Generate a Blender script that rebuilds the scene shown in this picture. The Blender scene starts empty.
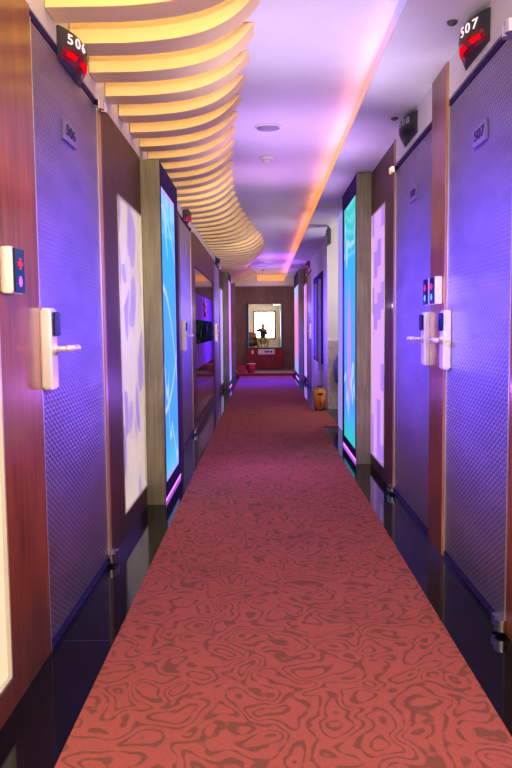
import bpy, bmesh, math, random
from mathutils import Vector, Matrix, Quaternion
random.seed(7)
S = bpy.context.scene
COL = S.collection
S.view_settings.view_transform = 'Standard'
S.view_settings.look = 'None'
S.view_settings.exposure = 0.15
S.view_settings.gamma = 0.85

XL, XR = -0.705, 0.822          # the two door walls
ZC, ZS = 2.29, 2.2              # main ceiling and soffit heights
YB, YE = -3.2, 16.7             # window wall and far wall

# ------------------------------------------------------------------ materials
class NT:
    def __init__(s, name):
        s.m = bpy.data.materials.new(name); s.m.use_nodes = True
        s.t = s.m.node_tree; s.b = s.t.nodes['Principled BSDF']
    def n(s, typ, **kw):
        x = s.t.nodes.new(typ)
        for k, v in kw.items(): setattr(x, k, v)
        return x
    def l(s, a, b): s.t.links.new(a, b)
    def pos(s, scale=(1,1,1), rot=(0,0,0)):
        g = s.n('ShaderNodeNewGeometry'); mp = s.n('ShaderNodeMapping')
        s.l(g.outputs['Position'], mp.inputs['Vector'])
        mp.inputs['Scale'].default_value = scale; mp.inputs['Rotation'].default_value = rot
        return mp.outputs['Vector']
    def noise(s, vec, scale, detail=3, rough=0.5, dist=0.0):
        x = s.n('ShaderNodeTexNoise'); s.l(vec, x.inputs['Vector'])
        x.inputs['Scale'].default_value = scale; x.inputs['Detail'].default_value = detail
        x.inputs['Roughness'].default_value = rough; x.inputs['Distortion'].default_value = dist
        return x.outputs['Fac']
    def ramp(s, fac, stops, interp='LINEAR'):
        x = s.n('ShaderNodeValToRGB'); x.color_ramp.interpolation = interp
        s.l(fac, x.inputs['Fac']); e = x.color_ramp.elements
        while len(e) < len(stops): e.new(0.5)
        for i, (p, c) in enumerate(stops):
            e[i].position = p; e[i].color = (c[0], c[1], c[2], 1)
        return x.outputs['Color']
    def math(s, op, a, b=None, c=None):
        x = s.n('ShaderNodeMath', operation=op)
        for i, v in enumerate((a, b, c)):
            if v is None: continue
            if isinstance(v, (int, float)): x.inputs[i].default_value = v
            else: s.l(v, x.inputs[i])
        return x.outputs[0]
    def mix(s, fac, a, b, blend='MIX'):
        x = s.n('ShaderNodeMix', data_type='RGBA', blend_type=blend)
        for i, v in ((0, fac), (6, a), (7, b)):
            if isinstance(v, (int, float)): x.inputs[i].default_value = v
            elif isinstance(v, tuple): x.inputs[i].default_value = (*v, 1)
            else: s.l(v, x.inputs[i])
        return x.outputs[2]
    def bump(s, h, strength=0.3, dist=0.01):
        x = s.n('ShaderNodeBump'); s.l(h, x.inputs['Height'])
        x.inputs['Strength'].default_value = strength; x.inputs['Distance'].default_value = dist
        s.l(x.outputs['Normal'], s.b.inputs['Normal'])
    def sep(s, vec):
        x = s.n('ShaderNodeSeparateXYZ'); s.l(vec, x.inputs[0]); return x.outputs
    def comb(s, x_, y_, z_):
        x = s.n('ShaderNodeCombineXYZ')
        for i, v in enumerate((x_, y_, z_)):
            if isinstance(v, (int, float)): x.inputs[i].default_value = v
            else: s.l(v, x.inputs[i])
        return x.outputs[0]
    def base(s, c):
        if isinstance(c, tuple): s.b.inputs['Base Color'].default_value = (*c, 1)
        else: s.l(c, s.b.inputs['Base Color'])
    def set(s, rough=0.5, metal=0.0, spec=0.5, coat=0.0, coat_rough=.05):
        s.b.inputs['Roughness'].default_value = rough; s.b.inputs['Metallic'].default_value = metal
        s.b.inputs['Specular IOR Level'].default_value = spec
        s.b.inputs['Coat Weight'].default_value = coat
        s.b.inputs['Coat Roughness'].default_value = coat_rough
        return s.m
    def emit(s, c, k):
        if isinstance(c, tuple): s.b.inputs['Emission Color'].default_value = (*c, 1)
        else: s.l(c, s.b.inputs['Emission Color'])
        s.b.inputs['Emission Strength'].default_value = k

def plain(name, c, rough=0.5, metal=0.0, spec=0.5, coat=0.0, var=0.06, vs=6):
    t = NT(name); f = t.noise(t.pos(), vs, 3)
    lo = tuple(v*(1-var) for v in c); hi = tuple(min(1, v*(1+var)) for v in c)
    t.base(t.ramp(f, [(0.3, lo), (0.7, hi)]))
    return t.set(rough, metal, spec, coat)

def glow(name, c, k, rough=0.4):
    t = NT(name); t.base(tuple(v*0.3 for v in c)); t.emit(c, k); return t.set(0.7, spec=0.0)

def wood(name, c1, c2, grain=(6, 6, 0.5), scale=6, rough=0.3, coat=0.4):
    t = NT(name); v = t.pos(grain)
    a = t.noise(v, scale, 6, 0.6, 0.6); b = t.noise(t.pos((1.2, 1.2, 0.7)), 2.2, 2, 0.5, 1.2)
    f = t.math('ADD', t.math('MULTIPLY', a, 0.6), t.math('MULTIPLY', b, 0.4))
    t.base(t.ramp(f, [(0.36, c1), (0.62, c2)]))
    return t.set(rough, 0, 0.5, coat, 0.12)

M = {}
M['wood'] = wood('red_brown_veneer', (0.16, 0.042, 0.022), (0.36, 0.11, 0.045))
M['lit_wood_edge'] = wood('light_caught_wood_edge', (0.42, 0.20, 0.08), (0.62, 0.33, 0.15), rough=0.35)  # veneer edge painted paler for the light it catches
M['brown'] = wood('dark_brown_veneer', (0.085, 0.030, 0.028), (0.15, 0.052, 0.042), rough=0.45, coat=0.05)
M['red_wood'] = wood('deep_red_veneer', (0.20, 0.018, 0.02), (0.30, 0.03, 0.028), rough=0.6, coat=0.0)
M['endwood'] = wood('taupe_brown_veneer', (0.20, 0.115, 0.085), (0.31, 0.19, 0.14), rough=0.6, coat=0.0)
M['olive'] = wood('grey_olive_oak', (0.20, 0.185, 0.105), (0.36, 0.335, 0.20), grain=(9, 9, 0.5), rough=0.5, coat=0.0)
M['white'] = plain('white_wall_paint', (0.78, 0.76, 0.74), 0.6, var=0.03)
M['ceil'] = plain('white_ceiling_paint', (0.80, 0.78, 0.82), 0.45, var=0.02)
M['cream'] = plain('cream_plaster', (0.72, 0.68, 0.60), 0.6, var=0.04)
M['fin'] = plain('cream_yellow_lacquer', (0.93, 0.75, 0.38), 0.5, var=0.04)
M['steel'] = plain('satin_cream_steel', (0.86, 0.82, 0.66), 0.28, 0.45, var=0.03)
M['chrome'] = plain('polished_chrome', (0.85, 0.83, 0.80), 0.12, 1.0, var=0.02)
M['edge'] = plain('brushed_edge_metal', (0.75, 0.70, 0.60), 0.3, 0.6, var=0.03)
M['black'] = plain('black_plastic', (0.018, 0.018, 0.022), 0.3)
M['dark'] = plain('charcoal_plastic', (0.05, 0.048, 0.055), 0.4)
M['grey'] = plain('dark_grey_metal', (0.10, 0.10, 0.13), 0.4)
M['navy'] = plain('navy_glass', (0.02, 0.02, 0.10), 0.1)
M['violet_frame'] = plain('dark_violet_lacquer', (0.045, 0.02, 0.13), 0.6, 0, 0.1)
M['plate'] = plain('violet_grey_plate', (0.30, 0.26, 0.36), 0.3, 0.5)
M['plate_ink'] = plain('plate_digits', (0.06, 0.045, 0.10), 0.6)
M['plaster_grey'] = plain('grey_plastic', (0.35, 0.33, 0.42), 0.4)
M['red_lamp'] = glow('red_lamp', (0.75, 0.003, 0.012), 1.0)
M['red_lens'] = plain('dark_red_lens', (0.28, 0.006, 0.02), 0.2)
M['red_led'] = glow('red_icon', (1.0, 0.05, 0.12), 1.2)
M['blue_led'] = glow('blue_icon', (0.15, 0.55, 1.0), 1.2)
M['mag_led'] = glow('magenta_icon', (0.8, 0.2, 1.0), 0.9)
M['digit'] = glow('lit_digit', (1.0, 0.72, 0.72), 1.1)
M['digit_dim'] = plain('pale_digit', (0.5, 0.48, 0.62), 0.4)
M['magenta'] = glow('magenta_reflection_glow', (0.62, 0.18, 1.0), 2.2)

def door_mat():
    t = NT('embossed_violet_steel')
    v = t.pos((1, 1, 1), (math.radians(32), 0, 0))
    s = t.sep(v)
    a = t.math('SINE', t.math('MULTIPLY', s[1], 2*math.pi/0.030))
    b = t.math('SINE', t.math('MULTIPLY', t.math('ADD', s[2], t.math('MULTIPLY', a, 0.003)), 2*math.pi/0.019))
    h = t.math('MULTIPLY', a, b)
    n = t.noise(t.pos((1, 1, 3)), 3, 3)
    t.base(t.ramp(n, [(0.3, (0.26, 0.22, 0.32)), (0.7, (0.34, 0.29, 0.40))]))
    t.bump(h, 0.55, 0.0025)
    return t.set(0.33, 0.55, 0.5)
M['door'] = door_mat()

def tile_mat():
    t = NT('polished_black_tile')
    s = t.sep(t.pos())
    m = t.math('PINGPONG', t.math('ADD', t.math('ADD', s[1], 0.11), t.math('MULTIPLY', t.math('GREATER_THAN', s[0], 0), -0.58)), 0.6)
    line = t.math('LESS_THAN', m, 0.0018)
    n = t.noise(t.pos(), 9, 4)
    c = t.ramp(n, [(0.3, (0.003, 0.003, 0.005)), (0.75, (0.007, 0.006, 0.011))])
    t.base(t.mix(line, c, (0.08, 0.065, 0.10)))
    return t.set(0.07, 0, 0.5)
M['tile'] = tile_mat()

def carpet_mat():
    t = NT('red_meander_carpet')
    v = t.pos()
    sp = t.sep(v)
    n1 = t.noise(v, 5.5, 2); v2 = t.pos((1, 1, 1)); 
    vm = t.n('ShaderNodeVectorMath', operation='ADD'); t.l(v, vm.inputs[0]); vm.inputs[1].default_value = (5.3, 2.7, 0)
    n2 = t.noise(vm.outputs[0], 5.5, 2)
    vv = t.comb(t.math('ADD', sp[0], t.math('MULTIPLY', t.math('SUBTRACT', n1, 0.5), 0.20)), t.math('ADD', sp[1], t.math('MULTIPLY', t.math('SUBTRACT', n2, 0.5), 0.20)), 0.0)
    vo = t.n('ShaderNodeTexVoronoi', feature='F1'); t.l(vv, vo.inputs['Vector']); vo.inputs['Scale'].default_value = 6.2
    fib = t.noise(v, 420, 2, 0.6)
    brk = t.noise(v, 34, 1)
    n3 = t.noise(v, 8.5, 0.6, 0.5, 0.4)
    sn = t.math('SINE', t.math('ADD', t.math('MULTIPLY', n3, 2*math.pi*8.0), t.math('MULTIPLY', vo.outputs['Distance'], 5.0)))
    f = t.math('ADD', sn, t.math('MULTIPLY', t.math('SUBTRACT', brk, 0.5), 2.3))
    red = t.ramp(fib, [(0.3, (0.40, 0.108, 0.078)), (0.7, (0.60, 0.195, 0.150))])
    col = t.mix(t.ramp(f, [(0.30, (0, 0, 0)), (0.85, (0.62, 0.62, 0.62))]), red, (0.16, 0.10, 0.06))
    stain = t.noise(v, 2.3, 4, 0.6)
    col = t.mix(t.ramp(stain, [(0.56, (0, 0, 0)), (0.8, (0.35, 0.35, 0.35))]), col, (0.13, 0.05, 0.04))
    t.base(col); t.bump(fib, 0.5, 0.004)
    return t.set(0.95, 0, 0.15)
M['carpet'] = carpet_mat()

def checker_light(name, cy, cz, c1, c2, k):
    t = NT(name); s = t.sep(t.pos())
    row = t.math('FLOOR', t.math('DIVIDE', s[1], cy))
    zz = t.math('FLOOR', t.math('ADD', t.math('DIVIDE', s[2], cz), t.math('MULTIPLY', row, 0.37)))
    w = t.n('ShaderNodeTexWhiteNoise', noise_dimensions='3D'); t.l(t.comb(row, zz, 3.0), w.inputs['Vector'])
    c = t.ramp(w.outputs['Value'], [(0.0, c1), (0.55, c2)], 'CONSTANT')
    t.base((0.3, 0.25, 0.3)); t.emit(c, k); return t.set(0.7, spec=0.0)
M['light_check'] = checker_light('pink_checker_light', 0.15, 0.19, (0.78, 0.44, 1.0), (0.47, 0.24, 0.86), 0.78)
M['light_near'] = checker_light('cream_checker_light', 0.30, 0.55, (0.95, 0.90, 0.74), (0.74, 0.62, 0.36), 1.0)

def petal_light():
    t = NT('petal_light_panel')
    v = t.pos((1, 1.6, 1.0))
    n = t.noise(v, 2.5, 1)
    s = t.sep(v)
    vv = t.comb(0.0, t.math('ADD', s[1], t.math('MULTIPLY', n, 0.5)), t.math('ADD', s[2], t.math('MULTIPLY', n, 0.3)))
    vo = t.n('ShaderNodeTexVoronoi', feature='F1'); t.l(vv, vo.inputs['Vector']); vo.inputs['Scale'].default_value = 4.3
    hs = t.sep(vo.outputs['Color'])
    f = t.math('ADD', t.math('MULTIPLY', hs[0], 0.75), t.math('MULTIPLY', vo.outputs['Distance'], 0.7))
    c = t.ramp(f, [(0.25, (0.50, 0.36, 0.82)), (0.50, (0.62, 0.46, 0.82)), (0.53, (0.86, 0.70, 0.66)), (0.95, (0.95, 0.80, 0.68))])
    t.base((0.3, 0.27, 0.25)); t.emit(c, 0.62); return t.set(0.7, spec=0.0)
M['light_petal'] = petal_light()

def cyan_light(name, y0, y1, green, streak):
    t = NT(name); s = t.sep(t.pos())
    u = t.math('DIVIDE', t.math('SUBTRACT', s[1], y0), y1-y0)
    n = t.noise(t.pos((0, 1, 0.5)), 2.2, 2, 0.5, 0.5)
    base = t.ramp(t.math('DIVIDE', s[2], 2.0), [(0.05, green), (0.2, (0.08, 0.38, 0.88)), (0.5, (0.12, 0.40, 0.92)), (0.78, (0.06, 0.46, 0.85)), (0.95, green)])
    st = t.math('SINE', t.math('ADD', t.math('MULTIPLY', s[2], 60), t.math('MULTIPLY', n, 20)))
    base = t.mix(t.math('MULTIPLY', t.math('GREATER_THAN', s[2], 1.62), t.math('MULTIPLY', t.math('ADD', st, 1), 0.16)), base, (0.4, 0.8, 0.9))
    rib = t.math('SINE', t.math('ADD', t.math('MULTIPLY', s[2], 5.0), t.math('ADD', t.math('MULTIPLY', n, 8), t.math('MULTIPLY', u, 2.2))))
    line = t.ramp(rib, [(0.965, (0, 0, 0)), (1.0, (1, 1, 1))])
    c = t.mix(line, base, (0.5, 0.66, 1.0))
    if not streak:
        for (za, kk, w_) in ((1.30, 0.62, 0.035), (1.78, 0.30, 0.02), (0.55, -0.35, 0.03)):
            cz = t.math('SUBTRACT', za, t.math('MULTIPLY', t.math('MULTIPLY', u, u), kk))
            d_ = t.math('DIVIDE', t.math('ABSOLUTE', t.math('SUBTRACT', s[2], cz)), w_)
            c = t.mix(t.ramp(d_, [(0.3, (0.85, 0.85, 0.85)), (1.0, (0, 0, 0))]), c, (0.60, 0.68, 1.0))
    if streak:
        k = t.math('SUBTRACT', 1.0, t.math('MULTIPLY', t.math('ABSOLUTE', t.math('SUBTRACT', u, 0.55)), 4.6))
        k2 = t.math('SUBTRACT', 1.0, t.math('MULTIPLY', t.math('ABSOLUTE', t.math('SUBTRACT', s[2], 0.85)), 1.5))
        kk = t.math('MULTIPLY', t.math('MAXIMUM', k, 0), t.math('MAXIMUM', k2, 0))
        c = t.mix(t.ramp(kk, [(0.05, (0, 0, 0)), (0.45, (1, 1, 1))]), c, (0.62, 0.28, 0.92))
    else:
        e = t.math('MAXIMUM', t.math('MULTIPLY', t.math('ABSOLUTE', t.math('SUBTRACT', u, 0.5)), 2), t.math('MULTIPLY', t.math('ABSOLUTE', t.math('SUBTRACT', s[2], 1.0)), 1.1))
        c = t.mix(t.ramp(e, [(0.90, (0, 0, 0)), (0.97, (0.8, 0.8, 0.8))]), c, (0.55, 0.35, 1.0))
    t.base((0.05, 0.1, 0.2)); t.emit(c, 1.0); return t.set(0.7, spec=0.0)
M['cyanL'] = cyan_light('aqua_wave_light', 4.17, 4.80, (0.16, 0.62, 0.80), False)
M['cyanR'] = cyan_light('aqua_streak_light', 5.40, 6.15, (0.05, 0.60, 0.50), True)

def vgrad(name, stops, z0, z1, k):
    t = NT(name); s = t.sep(t.pos())
    f = t.math('DIVIDE', t.math('SUBTRACT', s[2], z0), z1-z0)
    f = t.math('ADD', f, t.math('MULTIPLY', t.math('SUBTRACT', t.noise(t.pos(), 3), 0.5), 0.05))
    t.base((0.2, 0.1, 0.2)); t.emit(t.ramp(f, stops), k); return t.set(0.7, spec=0.0)
M['pinkL'] = vgrad('pink_blue_light', [(0, (0.35, 0.35, 1.0)), (0.3, (0.62, 0.22, 0.95)), (0.6, (0.95, 0.32, 0.85)), (1, (0.55, 0.3, 1.0))], 0.1, 1.9, 1.0)
M['pinkR'] = vgrad('rose_blue_light', [(0, (0.30, 0.45, 0.9)), (0.3, (0.85, 0.30, 0.55)), (0.75, (0.95, 0.35, 0.70)), (1, (0.35, 0.65, 0.9))], 0.1, 1.9, 0.9)
M['magR'] = vgrad('magenta_light', [(0, (0.60, 0.34, 1.0)), (1, (0.78, 0.25, 1.0))], 0.1, 1.9, 1.0)
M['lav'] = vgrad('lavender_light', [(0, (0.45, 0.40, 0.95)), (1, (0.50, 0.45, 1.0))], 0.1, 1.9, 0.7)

def cove_mat():
    t = NT('cove_strip_light'); s = t.sep(t.pos())
    f = t.math('DIVIDE', s[1], 16.2)
    n = t.noise(t.pos((0, 1, 0)), 1.6, 2)
    f = t.math('ADD', f, t.math('MULTIPLY', t.math('SUBTRACT', n, 0.5), 0.06))
    c = t.ramp(f, [(0.0, (0.25, 0.30, 1.0)), (0.17, (0.28, 0.28, 1.0)), (0.21, (0.95, 0.33, 0.28)), (0.28, (1.0, 0.36, 0.12)), (0.33, (1.0, 0.42, 0.03)),
                   (0.62, (1.0, 0.25, 0.02)), (0.70, (1.0, 0.42, 0.05)), (0.78, (0.95, 0.20, 0.55)), (0.9, (0.95, 0.3, 0.5)), (1.0, (1.0, 0.35, 0.05))])
    t.base((0.3, 0.2, 0.2)); t.emit(c, 0.95); return t.set(0.5)
M['cove'] = cove_mat()

def stone_mat():
    t = NT('pale_cut_stone'); v = t.pos()
    b = t.n('ShaderNodeTexBrick'); t.l(t.pos((1, 1, 1), (math.radians(90), 0, 0)), b.inputs['Vector'])
    b.inputs['Scale'].default_value = 3.2; b.inputs['Mortar Size'].default_value = 0.012
    b.inputs['Color1'].default_value = (0.66, 0.60, 0.50, 1); b.inputs['Color2'].default_value = (0.56, 0.50, 0.42, 1); b.inputs['Mortar'].default_value = (0.42, 0.38, 0.33, 1)
    n = t.noise(v, 30, 4)
    t.base(t.mix(0.35, b.outputs['Color'], t.ramp(n, [(0.35, (0.5, 0.45, 0.38)), (0.65, (0.8, 0.76, 0.68))])))
    t.bump(n, 0.3); return t.set(0.7)
M['stone'] = stone_mat()
def fire_mat():
    t = NT('dark_screen_wisps'); v = t.pos((1, 5, 1.2))
    n = t.noise(v, 3, 5, 0.6, 1.5)
    c = t.ramp(n, [(0.5, (0.003, 0.004, 0.006)), (0.62, (0.03, 0.05, 0.06)), (0.75, (0.25, 0.3, 0.34))])
    t.base(c); t.emit(c, 0.35); return t.set(0.6, spec=0.0)
M['screen'] = fire_mat()
M['lacquer'] = plain('violet_lacquer', (0.30, 0.10, 0.55), 0.7, spec=0.0)
M['glossbrown'] = plain('gloss_dark_brown', (0.07, 0.03, 0.045), 0.08, spec=0.12)
M['mirror'] = plain('silvered_glass', (0.9, 0.92, 0.88), 0.0, 1.0, var=0.0)
M['orange'] = plain('orange_ballistic_cloth', (0.80, 0.33, 0.04), 0.5)
M['crimson'] = plain('crimson_plastic', (0.52, 0.012, 0.05), 0.35)
M['rim'] = plain('pale_rim', (0.75, 0.62, 0.66), 0.4)
M['landing'] = plain('beige_landing_stone', (0.50, 0.38, 0.30), 0.5)
M['bluecloth'] = plain('blue_grey_cloth', (0.17, 0.17, 0.21), 0.9)
M['artboard'] = plain('indigo_board', (0.05, 0.03, 0.20), 0.7, 0, 0.1)
M['strip'] = plain('silver_lilac_strip', (0.62, 0.52, 0.78), 0.7, 0.0, 0.1)
M['day'] = glow('daylight', (1.0, 0.93, 0.80), 5.0)
M['gold'] = plain('gilt_metal', (0.75, 0.42, 0.12), 0.3, 0.7)
M['skin'] = plain('skin', (0.52, 0.30, 0.21), 0.5)
M['hair'] = plain('black_hair', (0.02, 0.016, 0.014), 0.6)
M['shirt'] = plain('dark_grey_shirt', (0.05, 0.055, 0.06), 0.85)
M['khaki'] = plain('khaki_trousers', (0.45, 0.42, 0.28), 0.85)
M['leather'] = plain('brown_leather', (0.16, 0.045, 0.025), 0.35)
M['lampshade'] = glow('amber_lampshade', (1.0, 0.45, 0.12), 0.8)
M['curtain'] = plain('sheer_cream_curtain', (0.75, 0.68, 0.45), 0.8)

# ------------------------------------------------------------------ mesh helpers
def box(bm, x0, x1, y0, y1, z0, z1):
    vs = [bm.verts.new((x, y, z)) for x in (x0, x1) for y in (y0, y1) for z in (z0, z1)]
    for f in ((0,1,3,2), (4,6,7,5), (0,4,5,1), (2,3,7,6), (0,2,6,4), (1,5,7,3)):
        bm.faces.new([vs[i] for i in f])
def tube(bm, a, b, r0, r1=None, seg=16):
    r1 = r0 if r1 is None else r1
    a, b = Vector(a), Vector(b); d = b-a
    q = Vector((0, 0, 1)).rotation_difference(d)
    bmesh.ops.create_cone(bm, cap_ends=True, segments=seg, radius1=r0, radius2=r1, depth=d.length,
                          matrix=Matrix.Translation((a+b)/2) @ q.to_matrix().to_4x4())
def ball(bm, c, r, u=16, v=10):
    r = (r, r, r) if isinstance(r, (int, float)) else r
    bmesh.ops.create_uvsphere(bm, u_segments=u, v_segments=v, radius=1, matrix=Matrix.Translation(c) @ Matrix.Diagonal((*r, 1)))
def lathe(bm, c, prof, seg=32):
    rings = [[bm.verts.new((c[0]+r*math.cos(2*math.pi*i/seg), c[1]+r*math.sin(2*math.pi*i/seg), c[2]+z)) for i in range(seg)] for r, z in prof]
    for a, b in zip(rings, rings[1:]):
        for i in range(seg): bm.faces.new((a[i], a[(i+1) % seg], b[(i+1) % seg], b[i]))
    bm.faces.new(rings[0]); bm.faces.new(list(reversed(rings[-1])))
def prism(bm, pts, axis, a, b):
    """pts: 2-D outline in the other two axes, extruded along axis from a to b"""
    def P(u, v, w):
        return {'x': (w, u, v), 'y': (u, w, v), 'z': (u, v, w)}[axis]
    A = [bm.verts.new(P(u, v, a)) for u, v in pts]; B = [bm.verts.new(P(u, v, b)) for u, v in pts]
    n = len(pts)
    for i in range(n): bm.faces.new((A[i], A[(i+1) % n], B[(i+1) % n], B[i]))
    bm.faces.new(A); bm.faces.new(list(reversed(B)))

def obj(name, bm, mat, parent=None, bevel=0.0, smooth=False, seg=2):
    """link bm (world coordinates) as one object; under a parent it keeps its place"""
    bmesh.ops.recalc_face_normals(bm, faces=bm.faces)
    if bevel:
        bmesh.ops.bevel(bm, geom=list(bm.edges), offset=bevel, segments=seg, affect='EDGES', clamp_overlap=True)
    off = Vector((0, 0, 0))
    if parent is not None:
        p = parent
        while p is not None: off += p.location; p = p.parent
    else:
        xs = [v.co for v in bm.verts]
        if xs and name.split('_')[0] not in ('wall', 'floor', 'ceiling'):
            off = Vector(((min(v.x for v in xs)+max(v.x for v in xs))/2, (min(v.y for v in xs)+max(v.y for v in xs))/2, min(v.z for v in xs)))
    loc = Vector((0, 0, 0))
    if parent is None: loc = off
    for v in bm.verts: v.co -= off
    me = bpy.data.meshes.new(name); bm.to_mesh(me); bm.free()
    if smooth:
        for p in me.polygons: p.use_smooth = True
    me.materials.append(M[mat] if isinstance(mat, str) else mat)
    o = bpy.data.objects.new(name, me); COL.objects.link(o)
    o.location = loc
    if parent is not None: o.parent = parent
    return o
def new(): return bmesh.new()
def bx(*a):
    bm = new(); box(bm, *a); return bm
def thing(name, loc, label=None, cat=None, group=None, kind=None):
    o = bpy.data.objects.new(name, None); COL.objects.link(o); o.location = loc
    o.empty_display_size = 0.1
    return tag(o, label, cat, group, kind)
def tag(o, label=None, cat=None, group=None, kind=None):
    if label: o['label'] = label
    if cat: o['category'] = cat
    if group: o['group'] = group
    if kind: o['kind'] = kind
    return o
def struct(name, bm, mat, label=None, bevel=0.0):
    o = obj(name, bm, mat, None, bevel); o['kind'] = 'structure'
    if label: o['label'] = label
    return o
def text(name, s, size, mat, parent, origin, right, up, depth=0.002, sx=1.0):
    cu = bpy.data.curves.new(name, 'FONT'); cu.body = s; cu.size = size; cu.extrude = depth/2
    cu.align_x = 'CENTER'; cu.align_y = 'CENTER'; cu.offset = size*0.012
    to = bpy.data.objects.new(name+'_tmp', cu); COL.objects.link(to)
    dg = bpy.context.evaluated_depsgraph_get(); dg.update()
    me = bpy.data.meshes.new_from_object(to.evaluated_get(dg)); bpy.data.objects.remove(to)
    r, u = Vector(right).normalized(), Vector(up).normalized(); n = r.cross(u)
    off = Vector((0, 0, 0)); p = parent
    while p is not None: off += p.location; p = p.parent
    for v in me.vertices:
        c = v.co.copy(); v.co = Vector(origin)+r*c.x*sx+u*c.y+n*c.z-off
    me.name = name; me.materials.clear(); me.materials.append(M[mat])
    o = bpy.data.objects.new(name, me); COL.objects.link(o); o.parent = parent
    return o

# wall-side boxes: s=-1 on the XL wall, +1 on the XR wall; p = distance out from the wall face
def wx(s, p): return XL+p if s < 0 else XR-p
def wb(bm, s, y0, y1, z0, z1, p0, p1):
    a, b = sorted((wx(s, p0), wx(s, p1))); box(bm, a, b, y0, y1, z0, z1)
def wbox(*a):
    bm = new(); wb(bm, *a); return bm

# ------------------------------------------------------------------ shell
struct('floor', bx(-1.3, 1.9, YB, YE+0.2, -0.1, 0.0), 'tile', 'polished black floor tiles')
struct('ceiling', bx(-1.3, 1.9, YB, YE+0.2, 2.46, 2.56), 'ceil')
struct('ceiling_panel', bx(-1.3, 0.545, YB, 16.2, ZC, 2.455), 'ceil', 'white main ceiling washed in lilac light')
bm = new(); box(bm, 0.545, 1.9, YB, 7.3, ZS, 2.455); box(bm, 0.545, 0.822, 7.3, 9.05, ZS, 2.455); box(bm, 0.545, 1.9, 9.05, 16.2, ZS, 2.455)
struct('ceiling_soffit', bm, 'ceil', 'lower white soffit running above the odd numbered doors')
bm = new(); box(bm, -1.3, 1.9, 16.2, YE, 2.02, 2.455)
struct('ceiling_beam', bm, 'cream', 'pale dropped beam across the corridor end')
struct('trim_1', bx(0.545, 0.83, 6.80, 6.83, ZS-0.006, ZS), 'white', 'thin white joint strip across the soffit')
# cove lights
t = thing('cove_light', (0.53, 8, ZS+0.02), 'long colour changing cove light strip along the soffit edge, blue fading to orange', 'light strip')
obj('diffuser', bx(0.527, 0.545, YB+0.1, 16.18, ZS+0.012, ZC-0.012), 'cove', t)
obj('lip', bx(0.520, 0.546, YB+0.1, 16.18, ZS-0.004, ZS+0.010), 'ceil', t)
t = thing('cove_light', (-0.1, 16.17, ZS+0.0), 'short orange cove light strip on the end beam', 'light strip')
obj('diffuser', bx(-0.12, 0.50, 16.165, 16.199, 2.13, 2.26), 'cove', t)

bm = new(); box(bm, -0.90, XL-0.045, 0.3, YE, 0, 2.455)
wb(bm, -1, 0.3, YE, 2.035, ZC, -0.045, 0.0)
wb(bm, -1, 12.3, YE, 0, 2.035, -0.045, 0.0)
box(bm, -1.3, -1.2, YB, 0.3, 0, 2.455); box(bm, -1.2, -0.90, 0.2, 0.3, 0, 2.455)
struct('wall_left', bm, 'white')
bm = new(); box(bm, XR+0.045, 1.0, 0.3, 7.24, 0, 2.455); wb(bm, 1, 0.3, 7.24, 2.04, ZS, -0.045, 0.0)
box(bm, XR, 1.0, 7.24, 7.42, 0, 2.455)
box(bm, 1.8, 1.9, 7.42, 9.0, 0, 2.455)
box(bm, 1.0, 1.8, 7.30, 7.42, 0, 2.455)
box(bm, XR, 1.9, 9.0, 9.12, 0, 2.455)
box(bm, XR+0.045, 1.0, 9.12, YE, 0, 2.455); wb(bm, 1, 12.78, YE, 2.04, ZS, -0.045, 0.0); wb(bm, 1, 9.12, 11.86, 0, ZS, -0.045, 0.0); wb(bm, 1, 11.86, 12.78, 2.04, ZS, -0.045, 0)
box(bm, 1.2, 1.3, YB, 0.3, 0, 2.455); box(bm, 1.0, 1.2, 0.2, 0.3, 0, 2.455)
struct('wall_right', bm, 'white')
struct('wall_far', bx(-1.3, 1.9, YE, YE+0.15, 0, 2.455), 'endwood', 'taupe brown panelled wall closing the corridor')
# window wall behind, with a real opening
WX0, WX1, WZ0, WZ1 = -0.50, 0.66, 0.48, 1.93
bm = new(); box(bm, -1.3, WX0, YB-0.1, YB, 0, 2.455); box(bm, WX1, 1.3, YB-0.1, YB, 0, 2.455)
box(bm, WX0, WX1, YB-0.1, YB, 0, WZ0); box(bm, WX0, WX1, YB-0.1, YB, WZ1, 2.455)
struct('wall_back', bm, 'cream')
t = thing('window_1', ((WX0+WX1)/2, YB, WZ0), 'bright daylit window with a dark brown frame behind the viewer', 'window', kind='structure')
bm = new()
for a in ((WX0, WX0+0.06, WZ0, WZ1), (WX1-0.09, WX1, WZ0, WZ1), (WX0, WX1, WZ0, WZ0+0.06), (WX0, WX1, WZ1-0.06, WZ1), (0.06, 0.10, WZ0, WZ1)):
    box(bm, a[0], a[1], YB-0.05, YB+0.05, a[2], a[3])
obj('window_frame', bm, 'brown', t)
obj('window_pane', bx(WX0, WX1, YB-0.07, YB-0.06, WZ0, WZ1), 'day', t)

# floor step / landing at the far end
struct('floor_landing', bx(XL, XR, 15.3, YE, 0.0, 0.06), 'landing', 'beige stone landing one low step up at the corridor end')
struct('trim_2', bx(XL, XR, 15.27, 15.3, 0.0, 0.062), 'red_wood', 'red brown riser strip of the low step')
# alcove back wall lining
struct('trim_3', bx(XR+0.001, 1.79, 8.975, 9.0, 0, 0.88), 'stone', 'pale stone wainscot in the alcove')
struct('trim_4', bx(0.795, 0.835, 7.02, 7.44, 0, ZS), 'lav', 'door jamb beside the alcove, lilac light put in as glow')  # jamb is no lamp; its lilac light is put in as emission
bm = new(); prism(bm, [(0.823, 2.0)] + [(0.823+0.95*(1-math.cos(math.radians(a))), 1.72+0.42*math.sin(math.radians(a))) for a in range(0, 91, 10)] + [(1.79, 2.455), (0.823, 2.455)], 'y', 7.44, 7.5)

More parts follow.
